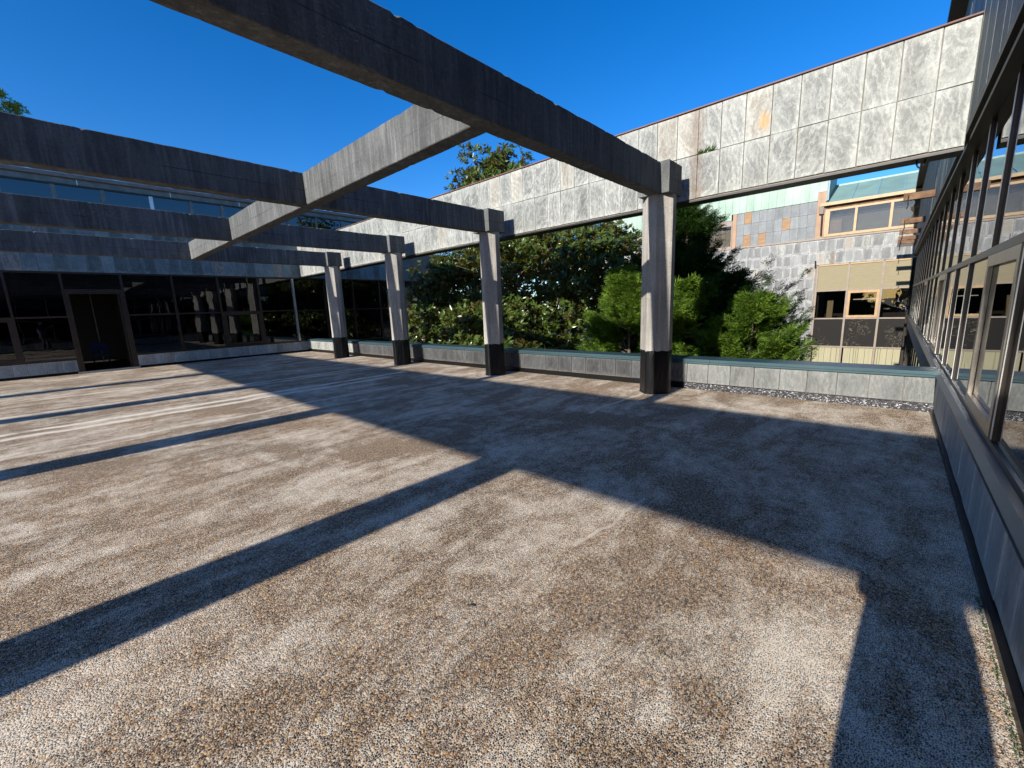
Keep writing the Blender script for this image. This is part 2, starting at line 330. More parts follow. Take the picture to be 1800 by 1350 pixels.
def tiles(parent, face, plane, u0, u1, rows, mat, w=1/3, skip=None, jit=0.0, pick=None):
    n = max(1, round((u1-u0)/w)); s = (u1-u0)/n
    for z0, z1 in rows:
        cuts = [u0+i*s + (random.uniform(-jit, jit) if 0 < i < n else 0) for i in range(n+1)]
        for a, b in zip(cuts[:-1], cuts[1:]):
            if skip and skip((a+b)/2, (z0+z1)/2): continue
            m = pick((a+b)/2, (z0+z1)/2) if pick else mat
            tile(parent, face, (a+b)/2, plane, (z0+z1)/2, b-a, z1-z0, m)

# ---- rough cast beam: ring of 16 points swept with jittered, chipped arrises
def rough_beam(axis, a0, a1, p0, p1, z0, z1, seed, step=.045, chip=.010):
    rg = np.random.default_rng(seed); n = max(2, int((a1-a0)/step)); v = []; f = []
    A = np.linspace(a0, a1, n+1)
    def walk(s): 
        x = rg.normal(0, 1, n+1); x = np.convolve(x, np.ones(5)/5, 'same'); return x*s
    cor = [(0, 0), (1, 0), (1, 1), (0, 1)]
    prm = []
    for c in range(4):
        cut = .006 + np.abs(walk(.004)) + (rg.random(n+1) < .09)*rg.random(n+1)*chip*2.4
        prm.append((cut, walk(.0022), walk(.0028)))
    for i, a in enumerate(A):
        for c, (px, pz) in enumerate(cor):
            cut, jx, jz = (q[i] for q in prm[c]); sx = 1 if px == 0 else -1; sz = 1 if pz == 0 else -1
            X = (p0, p1)[px] + jx*.6; Z = (z0, z1)[pz] + jz*(1.3 if pz else .8)
            pts = [(X, Z+sz*cut), (X+sx*cut, Z)] if (px == pz) else [(X+sx*cut, Z), (X, Z+sz*cut)]
            if c == 2: pts = [(X, Z-cut), (X-cut, Z)]
            if c == 0: pts = [(X, Z+cut), (X+cut, Z)]
            if c == 1: pts = [(X-cut, Z), (X, Z+cut)]
            if c == 3: pts = [(X+cut, Z), (X, Z-cut)]
            for P_, Q_ in pts: v.append((a, P_, Q_) if axis == 'x' else (P_, a, Q_))
    for i in range(n):
        for k in range(8): l = (k+1) % 8; f.append((i*8+k, i*8+l, (i+1)*8+l, (i+1)*8+k))
    f += [tuple(range(8))[::-1], tuple(n*8+k for k in range(8))]
    mb = MB(); mb.v = v; mb.f = f; return mb

# ================================================================== SETTING
YB = 18.59; XF = 7.32; YR = -.478; XS = -5.06; YS = -.42     # left building, fascia, right building, sun-side fascia
tag(MB().box(-14, XF+.1, YR-.04, YB+.04, -.35, 0).obj('terrace_floor', M['floor']), kind='structure')
g = MB(); g.box(-400, 400, -400, 400, -3.6, -3.2); tag(g.obj('garden_ground', M['soil']), kind='structure')
bx_ = MB().box(-13.8, XF+.05, YR, YB, -3.19, -.36); tag(bx_.obj('terrace_wall', M['backing']), kind='structure')

ROW = [3.13, 3.785, 4.44]
# ------------------------------------------------------------------ marble fascia over the parapet
t = thing('marble_fascia', 'long raised fascia clad in sunlit white marble tiles spanning behind the four columns', 'fascia', (XF+.15, 9, 3.1))
bx('beam_core', M['backing'], t, XF+.022, XF+.30, YS+.003, YB, 3.115, 4.43)
bx('soffit', M['black'], t, XF+.002, XF+.303, YS+.003, YB-.01, 3.085, 3.113)
bx('flashing', M['redcap'], t, XF-.025, XF+.33, YS+.003, YB, 4.445, 4.466, .004)
yj = .21
edges = [YS+.003] + [yj-1/3] + [yj + i/3 for i in range(0, 60) if yj+i/3 < YB-.15] + [YB]
edges = sorted(set(edges))
for r in range(2):
    for a, b in zip(edges[:-1], edges[1:]):
        tile(t, '-x', (a+b)/2, XF+.022, (ROW[r]+ROW[r+1])/2, b-a, ROW[r+1]-ROW[r], M['marble'])
# weeds growing out of a joint
wd = thing('weed_tuft', 'small dry weed growing from a joint of the marble fascia near the nearest column', 'weed', (XF, 2.47, 3.79))
m = MB()
for k in range(46):
    a = random.uniform(-1.2, 1.2); L = random.uniform(.05, .17); p = Vector((XF-.005, 2.47+random.uniform(-.16, .10), 3.785))
    q = p + Vector((-random.uniform(.02, .06), -math.sin(a+.3)*L, math.cos(a)*L*.8)); w = Vector((0, .006, .003))
    m.poly([p-w, p+w, q])
m.obj('leaf_tuft', M['weed'], wd)
# sun-side fascia, outside the frame: it casts the broad band of shade
t = thing('marble_fascia', 'second raised marble fascia on the sunny side whose broad shadow lies across the terrace', 'fascia', (XS, 9, 3.1))
bx('beam_core', M['marble'], t, XS-.05, XS+.05, YR, YB, 3.13, 4.44)

# ------------------------------------------------------------------ cross beams, centre beam, columns
YC = [2.91+3.835*k for k in range(4)]; BH = (3.13, 3.575)
lab = ['nearest dark concrete cross beam, crossing the sky from top left to the first column', 'second concrete cross beam from the viewer, ending on the second column',
       'third concrete cross beam from the viewer, ending on the third column', 'farthest concrete cross beam, in front of the slate band of the left building']
for k, y in enumerate(YC):
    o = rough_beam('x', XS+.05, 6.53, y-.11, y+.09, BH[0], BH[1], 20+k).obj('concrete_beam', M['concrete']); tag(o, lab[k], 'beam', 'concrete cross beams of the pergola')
t = thing('centre_beam', 'long sunlit concrete beam running away from the nearest cross beam across the other three', 'beam', (2.93, 10, 3.1))
seg = [(YC[0]+.09, YC[1]-.11), (YC[1]+.09, YC[2]-.11), (YC[2]+.09, YC[3]-.11)]
for i, (a, b) in enumerate(seg):
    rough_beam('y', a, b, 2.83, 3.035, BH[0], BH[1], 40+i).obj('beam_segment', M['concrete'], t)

def column_mesh():
    v = []; f = []; N = 48; zs = [.70] + list(np.linspace(.9, 2.9, 6)) + [3.13]
    prof = []
    for i in range(N):
        a = 2*math.pi*i/N
        # square with big chamfers, softened; board marks every 15 degrees
        r = .245/max(abs(math.cos(a)), abs(math.sin(a))); r8 = .245*1.23/(abs(math.cos(a))+abs(math.sin(a))); r = min(r, r8*1.03)
        r += (-.004 if i % 4 == 0 else 0.0) + random.uniform(-.0015, .0015); prof.append((math.cos(a)*r, math.sin(a)*r))
    for z in zs:
        s = 1.0 if z < 3 else 1.0
        for p in prof: v.append((p[0]*s, p[1]*s, z))
    for i in range(len(zs)-1):
        for k in range(N): l = (k+1) % N; f.append((i*N+k, i*N+l, (i+1)*N+l, (i+1)*N+k))
    f += [tuple(range(N))[::-1], tuple((len(zs)-1)*N+k for k in range(N))]
    mb = MB(); mb.v = v; mb.f = f; return mb.mesh('shaft', M['column'])
def base_mesh():
    v = []; f = []; N = 40; R0 = .252; zs = [0, .02, .25, .45, .62, .70, .722]
    for iz, z in enumerate(zs):
        for i in range(N):
            a = 2*math.pi*i/N; r = min(.252/max(abs(math.cos(a)), abs(math.sin(a))), .252*1.25/(abs(math.cos(a))+abs(math.sin(a))))
            r += random.uniform(-.002, .003) + (.012 if iz == 0 else 0); v.append((math.cos(a)*r, math.sin(a)*r, z + (random.uniform(-.012, .010) if z > .7 else 0)))
    for i in range(len(zs)-1):
        for k in range(N): l = (k+1) % N; f.append((i*N+k, i*N+l, (i+1)*N+l, (i+1)*N+k))
    f += [tuple(range(N))[::-1], tuple((len(zs)-1)*N+k for k in range(N))]
    mb = MB(); mb.v = v; mb.f = f; return mb.mesh('tarred_base', M['tar'])
shaft, tbase = column_mesh(), base_mesh()
cap = rough_beam('x', -.24, .24, -.245, .245, 3.133, 3.583, 5, .06).mesh('capital', M['concrete'])
clab = ['nearest and largest concrete column with a black tarred base, in front of the conifer', 'second concrete column from the viewer, in front of the glossy magnolia leaves',
        'third concrete column from the viewer, left of the magnolia', 'farthest and smallest concrete column, nearest the terrace corner']
for k, y in enumerate(YC):
    t = thing('concrete_column', clab[k], 'column', (6.77, y, 0), 'concrete columns carrying the cross beams')
    link('shaft', shaft, t); link('tarred_base', tbase, t); link('capital', cap, t)
for k, y in enumerate(YC):
    t = thing('concrete_column', 'concrete column on the sunny side of the terrace, seen only as a reflection in the left windows', 'column', (-4.5, y, 0), 'concrete columns on the sunny side')
    link('shaft', shaft, t).scale = (1, 1, .995); link('tarred_base', tbase, t)

# ------------------------------------------------------------------ parapet
t = thing('parapet_wall', 'low tile-clad parapet wall with blue-green metal coping along the terrace edge', 'parapet', (XF+.15, 9, 0))
bx('wall_core', M['backing'], t, XF+.022, XF+.26, YR, YB-.0, .002, .445)
def ptile(u, z): return M['slate_dark'] if YC[0] < u < YC[3] else M['marble'] if u > YC[3] else M['parapet_stone']
pe = sorted([YR] + [.16 + i*.345 for i in range(-1, 54) if YR+.1 < .16+i*.345 < YB-.1] + [YB])
for a, b in zip(pe[:-1], pe[1:]): tile(t, '-x', (a+b)/2, XF+.022, .275, b-a, .33, ptile((a+b)/2, 0))
bx('membrane_strip', M['flake'], t, XF-.03, XF+.02, YR+.001, YC[0]-.3, .001, .105)
bx('membrane_strip', M['tar'], t, XF-.02, XF+.02, YC[0]-.29, YB-.002, .001, .10)
prof = [(XF-.035, .448), (XF-.035, .474), (XF-.02, .480), (XF-.02, .520), (XF+.34, .532), (XF+.34, .44), (XF+.262, .44), (XF+.262, .4475)]
ys = [YR-.02, 2.2, 5.3, 8.4, 11.5, 14.6, YB-.003]
for a, b in zip(ys[:-1], ys[1:]): MB().ring(prof, 'y', a+.002, b-.002).obj('coping', M['coping'], t)

# ------------------------------------------------------------------ left building
t = thing('glazed_building', 'long low building at the left end with dark ribbon windows, open door and slate band', 'building', (3, YB+2, 0))
mul = [-5.97, -4.66, -3.35, -2.03, -.73, .38, 1.72, 3.02, 4.35, 5.68, 6.99, 8.3, 9.6, 10.95, 12.25, 13.6, 14.9]
DX0, DX1 = .38, 1.72
bx('wall_band', M['backing'], t, -6, 15, YB+.022, YB+.5, 3.075, 4.43)
bx('wall_band', M['backing'], t, -6, DX0, YB+.022, YB+.2, .002, .43); bx('wall_band', M['backing'], t, DX1, XF+.2, YB+.022, YB+.2, .002, .43)
bx('wall_band', M['slate_dark'], t, XF+.27, 15, YB+.01, YB+.2, -3.19, -2.2)
bx('flashing', M['redcap'], t, -6, 15, YB-.03, YB+.5, 4.445, 4.475, .004)
bx('flat_roof', M['roof'], t, -6, 15, YB+.5, YB+2.0, 4.2, 4.42)
tiles(t, '-y', YB+.022, -6, XF-.005, [(3.085, 3.76), (3.76, 4.44)], M['slate_blue'], 1/3, jit=.03, pick=lambda u, z: M['marble'] if random.random() < .04 else M['slate_blue'])
tiles(t, '-y', YB+.022, XF+.33, 12.74, [(3.085, 3.76), (3.76, 4.44)], M['slate_blue'], 1/3, jit=.03)
tiles(t, '-y', YB+.022, -6, DX0-.04, [(.07, .425)], M['slate_plinth'], 1/3, jit=.03)
tiles(t, '-y', YB+.022, DX1+.04, XF, [(.07, .425)], M['slate_plinth'], 1/3, jit=.03)
bx('membrane_strip', M['tar'], t, -6, DX0-.05, YB-.01, YB+.02, .001, .065); bx('membrane_strip', M['tar'], t, DX1+.05, XF, YB-.01, YB+.02, .001, .065)
GY = YB+.10
bx('lintel', M['bronze'], t, -6, 15, YB-.01, GY+.04, 3.035, 3.072)
for i, x in enumerate(mul):
    mt = M['alu'] if x == 6.99 else M['bronze']; low = .48 if x < 7.2 else -2.2
    if x == DX0: bx('mullion', mt, t, x-.03, x+.03, YB+.0, GY+.03, .02, 3.034)
    elif x == DX1: bx('mullion', mt, t, x-.03, x+.03, YB+.0, GY+.03, .02, 3.034)
    else: bx('mullion', mt, t, x-.028, x+.028, YB+.0, GY+.03, low, 3.034)
for a, b in zip(mul[:-1], mul[1:]):
    A, B = a+.03, b-.03
    if a == DX0:
        bx('transom', M['bronze'], t, A, B, YB+.005, GY+.03, 2.50, 2.57); bx('glass_pane', M['glass'], t, A, B, GY, GY+.012, 2.572, 3.033)
        fr = MB().box(A, A+.07, YB+.012, GY+.02, .05, 2.498).box(B-.07, B, YB+.012, GY+.02, .05, 2.498).box(A+.071, B-.071, YB+.012, GY+.02, 2.43, 2.497)
        fr.obj('door_frame', M['bronze'], t)
        bx('threshold', M['alu'], t, A-.1, B+.08, YB-.06, GY+.05, .004, .048)
        dl = MB().box(B-.12, B-.075, GY+.06, GY+1.05, .06, 2.42).obj('door_leaf', M['bronze'], t)
        bx('mullion', M['bronze_lt'], t, 1.02, 1.05, YB+2.0, YB+2.03, .05, 2.9)
        continue
    if b > 7.2:
        bx('transom', M['bronze'], t, A, B, YB+.01, GY+.02, 1.70, 1.745); bx('transom', M['bronze'], t, A, B, YB+.01, GY+.02, .28, .33)
        bx('glass_pane', M['glass'], t, A, B, GY, GY+.012, 1.746, 3.033); bx('glass_pane', M['glass'], t, A, B, GY, GY+.012, .332, 1.698); bx('glass_pane', M['glass'], t, A, B, GY, GY+.012, -2.2, .278)
        continue
    bx('transom', M['bronze'], t, A, B, YB+.01, GY+.03, 1.725, 1.775)
    o = bx('glass_pane', M['glass'], t, A, B, GY, GY+.012, 1.777, 3.033)
    bx('glass_pane', M['glass'], t, A, B, GY, GY+.012, .482, 1.723)
    if a in (4.35,) or a == -2.03:
        MB().box(A, A+.09, YB-.005, GY-.002, .5, 1.722).box(B-.09, B, YB-.005, GY-.002, .5, 1.722).box(A+.091, B-.091, YB-.005, GY-.002, 1.64, 1.722).box(A+.091, B-.091, YB-.005, GY-.002, .5, .58).obj('sash_frame', M['bronze'], t)
for a, b in ((-6, DX0-.032), (DX1+.032, XF+.1)): bx('sill', M['bronze'], t, a, b, YB-.02, GY+.03, .432, .479)
for a, b, z0 in ((3.05, 4.32, 1.8), (5.71, 6.96, 1.8), (5.71, 6.96, 1.15)):
    m = MB(); n = int((3.0-z0)/.06)
    for i in range(n): m.box(a, b, GY+.06, GY+.075, z0+i*.06, z0+i*.06+.05)
    if z0 > 1.5: m.obj('slatted_blind', M['grey_blind'], t)
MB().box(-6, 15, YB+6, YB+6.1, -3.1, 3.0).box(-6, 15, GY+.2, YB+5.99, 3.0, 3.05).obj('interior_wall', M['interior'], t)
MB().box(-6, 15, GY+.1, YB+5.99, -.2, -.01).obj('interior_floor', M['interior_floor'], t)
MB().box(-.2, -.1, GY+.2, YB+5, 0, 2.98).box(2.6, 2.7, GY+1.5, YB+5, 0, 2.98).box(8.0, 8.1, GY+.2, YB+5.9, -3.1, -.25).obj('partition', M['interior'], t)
# clerestory, set back
CY = 20.5
cm = [-5.1, -3.95, -2.75, -1.55, -.45, .71, 1.87, 3.15, 4.33, 5.35, 6.6, 7.85, 9.1, 10.35, 11.6]
bx('clerestory_wall', M['slate_blue'], t, -6, 12.5, CY-.01, CY+.3, 4.43, 4.70)
bx('clerestory_wall', M['bronze_lt'], t, -6, 12.5, CY+.0, CY+.3, 6.06, 6.24); bx('clerestory_wall', M['interior'], t, -6, 12.5, CY+.9, CY+1.0, 4.5, 6.2)
bx('sill', M['bronze_lt'], t, -6, 12.5, CY-.03, CY+.08, 4.702, 4.75); bx('lintel', M['bronze'], t, -6, 12.5, CY-.02, CY+.08, 6.0, 6.058)
bx('flat_roof', M['roof'], t, -6.2, 12.7, CY-.12, CY+8, 6.245, 6.36)
for i, x in enumerate(cm): bx('mullion', M['alu'] if i == 7 else M['bronze_lt'], t, x-.055, x+.055, CY-.03, CY+.06, 4.752, 5.998)
for a, b in zip(cm[:-1], cm[1:]): bx('glass_pane', M['glass_sky'], t, a+.056, b-.056, CY+.02, CY+.032, 4.752, 5.998)
for x in (1.3, 3.75, 6.0): bx('joint_strip', M['alu'], t, x-.012, x+.012, CY-.006, CY-.001, 6.062, 6.238)

# blue chair just inside the door
t = thing('chair', 'blue-seated chair in the darkness just inside the open door', 'chair', (.95, YB+1.2, 0))
bx('seat', simple('blue_upholstery', (.012, .02, .09), .8), t, .73, 1.17, YB+1.0, YB+1.42, .43, .49, .01)
bx('backrest', bpy.data.materials['blue_upholstery'], t, .73, 1.17, YB+1.40, YB+1.44, .58, .86, .01)
for x in (.76, 1.14):
    for y in (YB+1.03, YB+1.40): MB().tube([(x, y, .0), (x, y, .43 if y < YB+1.2 else .6)], .012, 6).obj('leg', M['black'], t)

# ------------------------------------------------------------------ right building
XE = 27.0
t = thing('mirror_glass_building', 'tall building close on the right with mirror-like windows above a grey stone plinth', 'building', (9, YR-2, 0))
GR = YR-.085
bx('wall_core', M['backing'], t, -8, XE, GR-.35, YR-.022, .002, .44)
tiles(t, '+y', YR-.022, -1.2, XF+.1, [(.05, .445)], M['slate_plinth'], 1/3, jit=.02)
bx('plinth_wall', M['slate_plinth'], t, -8, -1.21, YR-.024, YR-.001, .05, .44)
bx('membrane_strip', M['tar'], t, -8, XF, YR-.02, YR+.028, .001, .045)
MB().ring([(YR+.02, .447), (YR+.02, .472), (YR-.02, .497), (GR+.03, .503), (GR+.03, .447)], 'x', -8, XE).obj('sill', M['steel'], t)
MB().ring([(GR+.029, .504), (GR+.029, .545), (GR-.01, .552), (GR-.01, .504)], 'x', -8, XE).obj('sill', M['steel'], t)
rm = [-6.49, -5.19, -3.89, -2.59, -1.29, 0.01, 1.31, 2.61] + [3.91+1.3*i for i in range(18)]
for i, x in enumerate(rm):
    lo = .552 if x < XF else -3.19
    bx('mullion', M['bronze'], t, x-.013, x+.013, GR-.02, GR+.028, .553, 1.768); bx('mullion', M['bronze'], t, x-.013, x+.013, GR-.02, GR+.028, 1.832, 3.148)
    bx('mullion_glint', M['alu'], t, x-.009, x+.009, GR+.029, GR+.034, .56, 3.1)  # pale strip paints the bright sun glint along each mullion edge
    if x > XF: bx('mullion', M['bronze'], t, x-.013, x+.013, GR-.02, GR+.028, -3.19, .446)
bx('transom', M['steel'], t, -8, XE, GR-.02, GR+.035, 1.77, 1.83)
bx('lintel', M['black'], t, -8, XE, GR-.02, YR+.03, 3.15, 3.20); bx('lintel', M['bronze_lt'], t, -8, XE, GR-.02, YR+.01, 3.202, 3.235); bx('lintel', M['black'], t, -8, XE, GR-.02, YS+.004, 3.237, 3.30)
for a, b in zip(rm[:-1], rm[1:]):
    A, B = a+.014, b-.014
    bx('glass_pane', M['glass_side'], t, A, B, GR, GR+.01, 1.832, 3.148); bx('glass_pane', M['glass_side'], t, A, B, GR, GR+.01, .553, 1.768)
    if a > XF-.2: bx('glass_pane', M['glass_side'], t, A, B, GR, GR+.01, -3.19, .446)
for a in (3.91, 9.11, 14.31):
    A, B = a+.03, a+1.27; y0, y1 = GR+.012, GR+.04
    MB().box(A, A+.075, y0, y1, .56, 1.765).box(B-.075, B, y0, y1, .56, 1.765).box(A+.076, B-.076, y0, y1, 1.68, 1.765).box(A+.076, B-.076, y0, y1, .56, .65).obj('sash_frame', M['bronze_lt'], t)
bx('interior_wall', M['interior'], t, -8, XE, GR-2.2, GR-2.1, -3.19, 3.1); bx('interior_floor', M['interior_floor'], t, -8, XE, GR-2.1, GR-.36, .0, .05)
bx('wall_core', M['backing'], t, -8, XE, GR-2.2, YS-.024, 3.305, 6.1)
tiles(t, '+y', YS-.024, 4.0, XE-.01, [(3.31, 4.7), (4.7, 6.09)], M['slate_upper'], 1/3, jit=.01)
bx('wall_cladding', M['slate_upper'], t, -8, 3.99, YS-.03, YS-.001, 3.31, 6.09)
bx('eave', M['black'], t, 8.4, XE+.5, GR-3, YR+.26, 6.105, 6.30); bx('gutter', M['bronze_lt'], t, 11.9, XE+.5, YR+.261, YR+.275, 6.07, 6.32)
for i, x in enumerate((13.3, 17.6, 20.6, 22.9, 24.6, 25.9)):
    t = thing('steel_bracket', ['longest', 'second', 'third', 'fourth', 'fifth', 'sixth'][i] + ' rusty steel arm jutting from the mirror-glass building' + (', with a hanging shackle' if i == 0 else ', counted from the top one'), 'bracket', (x, YR, 3.6), 'rusty steel arms on the right building')
    zc = 3.60; y1 = (.06, .075, .10, .12, .14, .15)[i]
    mm = M['rust'] if i < 5 else M['black']
    bx('arm', mm, t, x-.06, x+.06, YR+.055, y1, zc-.072, zc+.072, .004)
    bx('end_plate', mm, t, x-.075, x+.075, y1+.001, y1+.022, zc-.085, zc+.085, .003)
    MB().tube([(x-.09, y1-.06, zc+.02), (x-.09, y1-.06, zc-.12), (x-.07, y1-.07, zc-.2), (x-.09, y1-.05, zc-.26)], .012, 6).obj('shackle', M['black'], t)

# cable hanging under the fascia end
o = MB().tube([(XF+.13, -.07+.038*math.cos(a), 3.09-.09*math.sin(a)) for a in np.linspace(0, math.pi, 10)], .010, 6).obj('cable_loop', M['black']); tag(o, 'black cable loop hanging below the right end of the marble fascia', 'cable')

# ------------------------------------------------------------------ far wing beyond the garden
S = XE/22
wy = lambda y: y*S
wz = lambda z: 1.5+(z-1.5)*S
X0 = XE
t = thing('stone_wing', 'far wing of pale grey stone tiles with verdigris copper cladding and golden window frames', 'building', (XE+2, 5, -3.2))
WL, WR = wy(2.54), -.45       # main window left edge, right end
ZL = wz(3.80); MW = (wz(-2.9), wz(2.76))
core = MB().box(X0+.022, X0+.4, WL+.05, 16, -3.19, ZL-.01).box(X0+.022, X0+.4, WR-.4, WL+.05, MW[1]+.02, ZL-.01)
core.obj('wall_core', M['backing'], t)
rows = []; z = ZL
while z > -2.6: rows.append((z-.62, z)); z -= .62
def wpick(u, z):
    q = random.random(); return M['amber_stone'] if q < .02 else M['marble'] if q < .07 else M['wing_stone']
tiles(t, '-x', X0+.022, WR-.3, wy(7.3), rows, M['wing_stone'], .36, skip=lambda u, z: u < WL+.08 and z < MW[1]+.1, jit=.06, pick=wpick)
bx('wall_cladding', M['wing_stone'], t, X0, X0+.02, wy(7.3)+.02, 16, -3.19, ZL-.01)
bx('string_course', M['pink'], t, X0-.05, X0+.4, WR-.4, 16, ZL+.002, ZL+.09, .004)
Z0 = ZL+.092
# upper storey: slate panel between peach posts
A, B = wy(2.76), wy(5.76); ZT = wz(5.36)
bx('wall_core', M['wing_slate'], t, X0+.062, X0+.4, wy(2.4), wy(5.92), Z0, ZT+.4)
h3 = (ZT-Z0)/3
am = {(2, 1), (4, 2), (6, 0), (8, 0), (1, 2)}; n = 10; w = (B-A)/n
for r in range(3):
    for i in range(n):
        mt = M['amber_stone'] if (i, r) in {(8, 2), (8, 0), (6, 0), (3, 1)} else M['wing_slate']
        tile(t, '-x', A+(i+.5)*w, X0+.062, Z0+(r+.5)*h3, w, h3, mt)
bx('post', M['peach'], t, X0+.02, X0+.06, wy(5.765), wy(5.93), Z0, ZT); bx('post', M['peach'], t, X0-.02, X0+.06, wy(2.47), wy(2.75), Z0, wz(5.68))
# left strip window
for a, b in ((5.94, 7.0), (7.1, 8.2), (8.3, 9.4), (9.5, 10.6)):
    bx('glass_pane', M['glass_wave'], t, X0+.08, X0+.09, wy(a)+.06, wy(b)-.0, Z0+.1, wz(4.86)); bx('mullion', M['pink'], t, X0+.03, X0+.10, wy(b)+.001, wy(b+.1)-.001, Z0+.1, wz(4.86))
bx('lintel', M['pink'], t, X0+.03, X0+.2, wy(5.94), wy(11), wz(4.865), wz(5.10)); bx('sill', M['pink'], t, X0+.02, X0+.1, wy(5.94), wy(11), Z0, Z0+.098)
bx('mullion', M['pink'], t, X0+.03, X0+.10, wy(5.94), wy(5.94)+.058, Z0+.1, wz(4.86))
# right strip window in golden timber
gy0, gy1 = -.45, wy(2.45); gz0, gz1 = Z0+.02, wz(4.96)
bx('sill', M['gold'], t, X0-.03, X0+.1, gy0, gy1, gz0, gz0+.12); bx('lintel', M['gold'], t, X0-.03, X0+.1, gy0, gy1, gz1-.10, gz1)
for y in (2.34, 1.47, .42): bx('mullion', M['gold'], t, X0-.025, X0+.09, wy(y)-.05, wy(y)+(.15 if y > 2 else .05), gz0+.122, gz1-.102)
for a, b in ((-.45, wy(.42)-.052), (wy(.42)+.052, wy(1.47)-.052), (wy(1.47)+.052, wy(2.34)-.052)): bx('glass_pane', M['glass_wave'], t, X0+.02, X0+.03, a, b, gz0+.122, gz1-.102)
bx('window_sheet', M['pink'], t, X0+.3, X0+.32, wy(1.9), wy(2.3), gz0, gz1-.5); bx('window_sheet', M['grey_blind'], t, X0+.5, X0+.52, -.6, wy(2.4), gz0, gz1)  # wide grey sheet behind the panes is added to imitate reflected sky
bx('lintel', M['rust'], t, X0+.02, X0+.3, gy0, gy1-.05, gz1+.002, gz1+.24)
MB().ring([(X0-.20, gz1+.16), (X0-.20, gz1+.30), (X0-.17, gz1+.30), (X0-.05, gz1+.20), (X0+.02, gz1+.20), (X0+.02, gz1+.16)], 'y', gy0, wy(2.62)).obj('gutter', M['gold'], t)
MB().tube([(X0-.1, wy(2.58), gz1+.15), (X0-.08, wy(2.55), gz1-.25), (X0-.08, wy(2.53), Z0+.1)], .04, 8).obj('downpipe', M['bronze'], t)
bx('rain_hopper', M['bronze'], t, X0-.16, X0-.02, wy(2.5), wy(2.66), gz1-.2, gz1+.155, .01)
# copper cladding (standing seam panels)
unit = MB(); unit.box(-.5, .5, -.02, 0, -.5, .5); unit.box(.46, .54, -.05, -.021, -.5, .5); cu = unit.mesh('seam_panel', M['copper']); cr_ = None
W = wpos(t); y = wy(2.47); pw = .36; ztop = wz(7.4)
while y < 14.5:
    zb = ZT+.002 if y+pw/2 < wy(5.93) else wz(5.105)
    if y < wy(2.75): zb = wz(5.69)
    link('copper_panel', cu, t, tuple(Vector((X0+.02, y+pw/2, (zb+ztop)/2))-W), -math.pi/2, (pw, 1, ztop-zb)); y += pw
bx('wall_core', M['copper_shaded'], t, X0+.022, X0+3.2, wy(2.47), 14.5, ZT+.41, ztop-.01)
MB().box(X0-.03, X0+3.2, wy(2.43), wy(2.468), wz(5.3), ztop+.02).obj('side_cladding', M['copper_shaded'], t)
MB().tube([(X0-.04, wy(2.41), wz(5.32)), (X0-.04, wy(2.41), ztop)], .035, 8).obj('corner_flashing', M['alu'], t)
# sloping roof right of it
rs = (X0-.14, gz1+.30); re = (X0+3.0, wz(5.78)+.62)
W = wpos(t); ry = wy(2.42)
while ry > -2.5:
    a, b = ry-.92, ry
    MB().poly([(rs[0], a, rs[1]), (rs[0], b, rs[1]), (re[0], b, re[1]), (re[0], a, re[1])]).poly([(rs[0], b-.03, rs[1]), (rs[0], b-.03, rs[1]+.05), (re[0], b-.03, re[1]+.05), (re[0], b-.03, re[1])]).obj('roof_panel', M['copper_roof'], t); ry -= .93
bx('roof_core', M['roof'], t, X0+.41, X0+3.1, -2.5, wy(2.42), gz1-.3, gz1+.1)
bx('ridge', M['copper_roof'], t, re[0]-.04, re[0]+.1, -2.5, wy(2.42), re[1]-.05, re[1]+.06)
# main window
mz = [wz(-2.9), wz(-.60), wz(.57), wz(1.72), MW[1]]
mys = [WR, wy(.45), wy(1.50), WL]
for y in mys[1:]: bx('mullion', M['pink'], t, X0-.03, X0+.10, y-.04, y+.04, mz[0], MW[1]-.0)
for j, z in enumerate(mz[1:]):
    for a, b in zip(mys[:-1], mys[1:]): bx('transom', M['gold'] if j == 3 else M['pink'], t, X0-.02, X0+.10, a+.041, b-.041, z-.045, z+.02)
for a, b in zip(mys[:-1], mys[1:]):
    bx('blind', M['blind'], t, X0+.02, X0+.04, a+.042, b-.042, mz[3]+.022, mz[4]-.047)
    bx('glass_pane', M['glass_wave'], t, X0+.04, X0+.05, a+.042, b-.042, mz[2]+.022, mz[3]-.047)
    bx('film_pane', M['scrawl'], t, X0+.03, X0+.04, a+.042, b-.042, mz[1]+.022, mz[2]-.047)
    k = a+.05
    while k < b-.1:
        w = random.uniform(.08, .30); e = min(k+w, b-.045); bx('curtain_strip', M['window_sheet'], t, X0+.03, X0+.05, k, e-.012, mz[0], mz[1]-.047); k = e
a, b = mys[1], mys[2]
MB().box(X0-.04, X0+.0, a+.045, a+.15, mz[2]+.03, mz[3]-.05).box(X0-.04, X0, b-.15, b-.045, mz[2]+.03, mz[3]-.05).box(X0-.04, X0, a+.151, b-.151, mz[3]-.17, mz[3]-.05).box(X0-.04, X0, a+.151, b-.151, mz[2]+.03, mz[2]+.14).obj('sash_frame', M['gold'], t)
MB().box(X0+3, X0+3.1, -2, 14, -3.1, gz1-.3).box(X0+.45, X0+2.9, wy(2.45), wy(2.6), -3.1, 4).obj('interior_wall', M['interior'], t)
bx('ceiling_lamp', M['alu'], t, X0+.6, X0+2.2, wy(.6), wy(1.3), wz(1.3), wz(1.3)+.04); bx('radiator', M['blind'], t, X0+.6, X0+.8, wy(1.95), wy(2.15), wz(-.5), wz(1.3))
MB().tube([(X0-.06, WL+.1, MW[1]-.1), (X0-.06, WL+.12, MW[1]+.25)], .035, 8).obj('wall_hook', M['bronze'], t)
bx('rear_wall', M['wing_stone'], t, X0+.4, X0+.6, wy(5.95), 16, -3.19, ztop-.5)

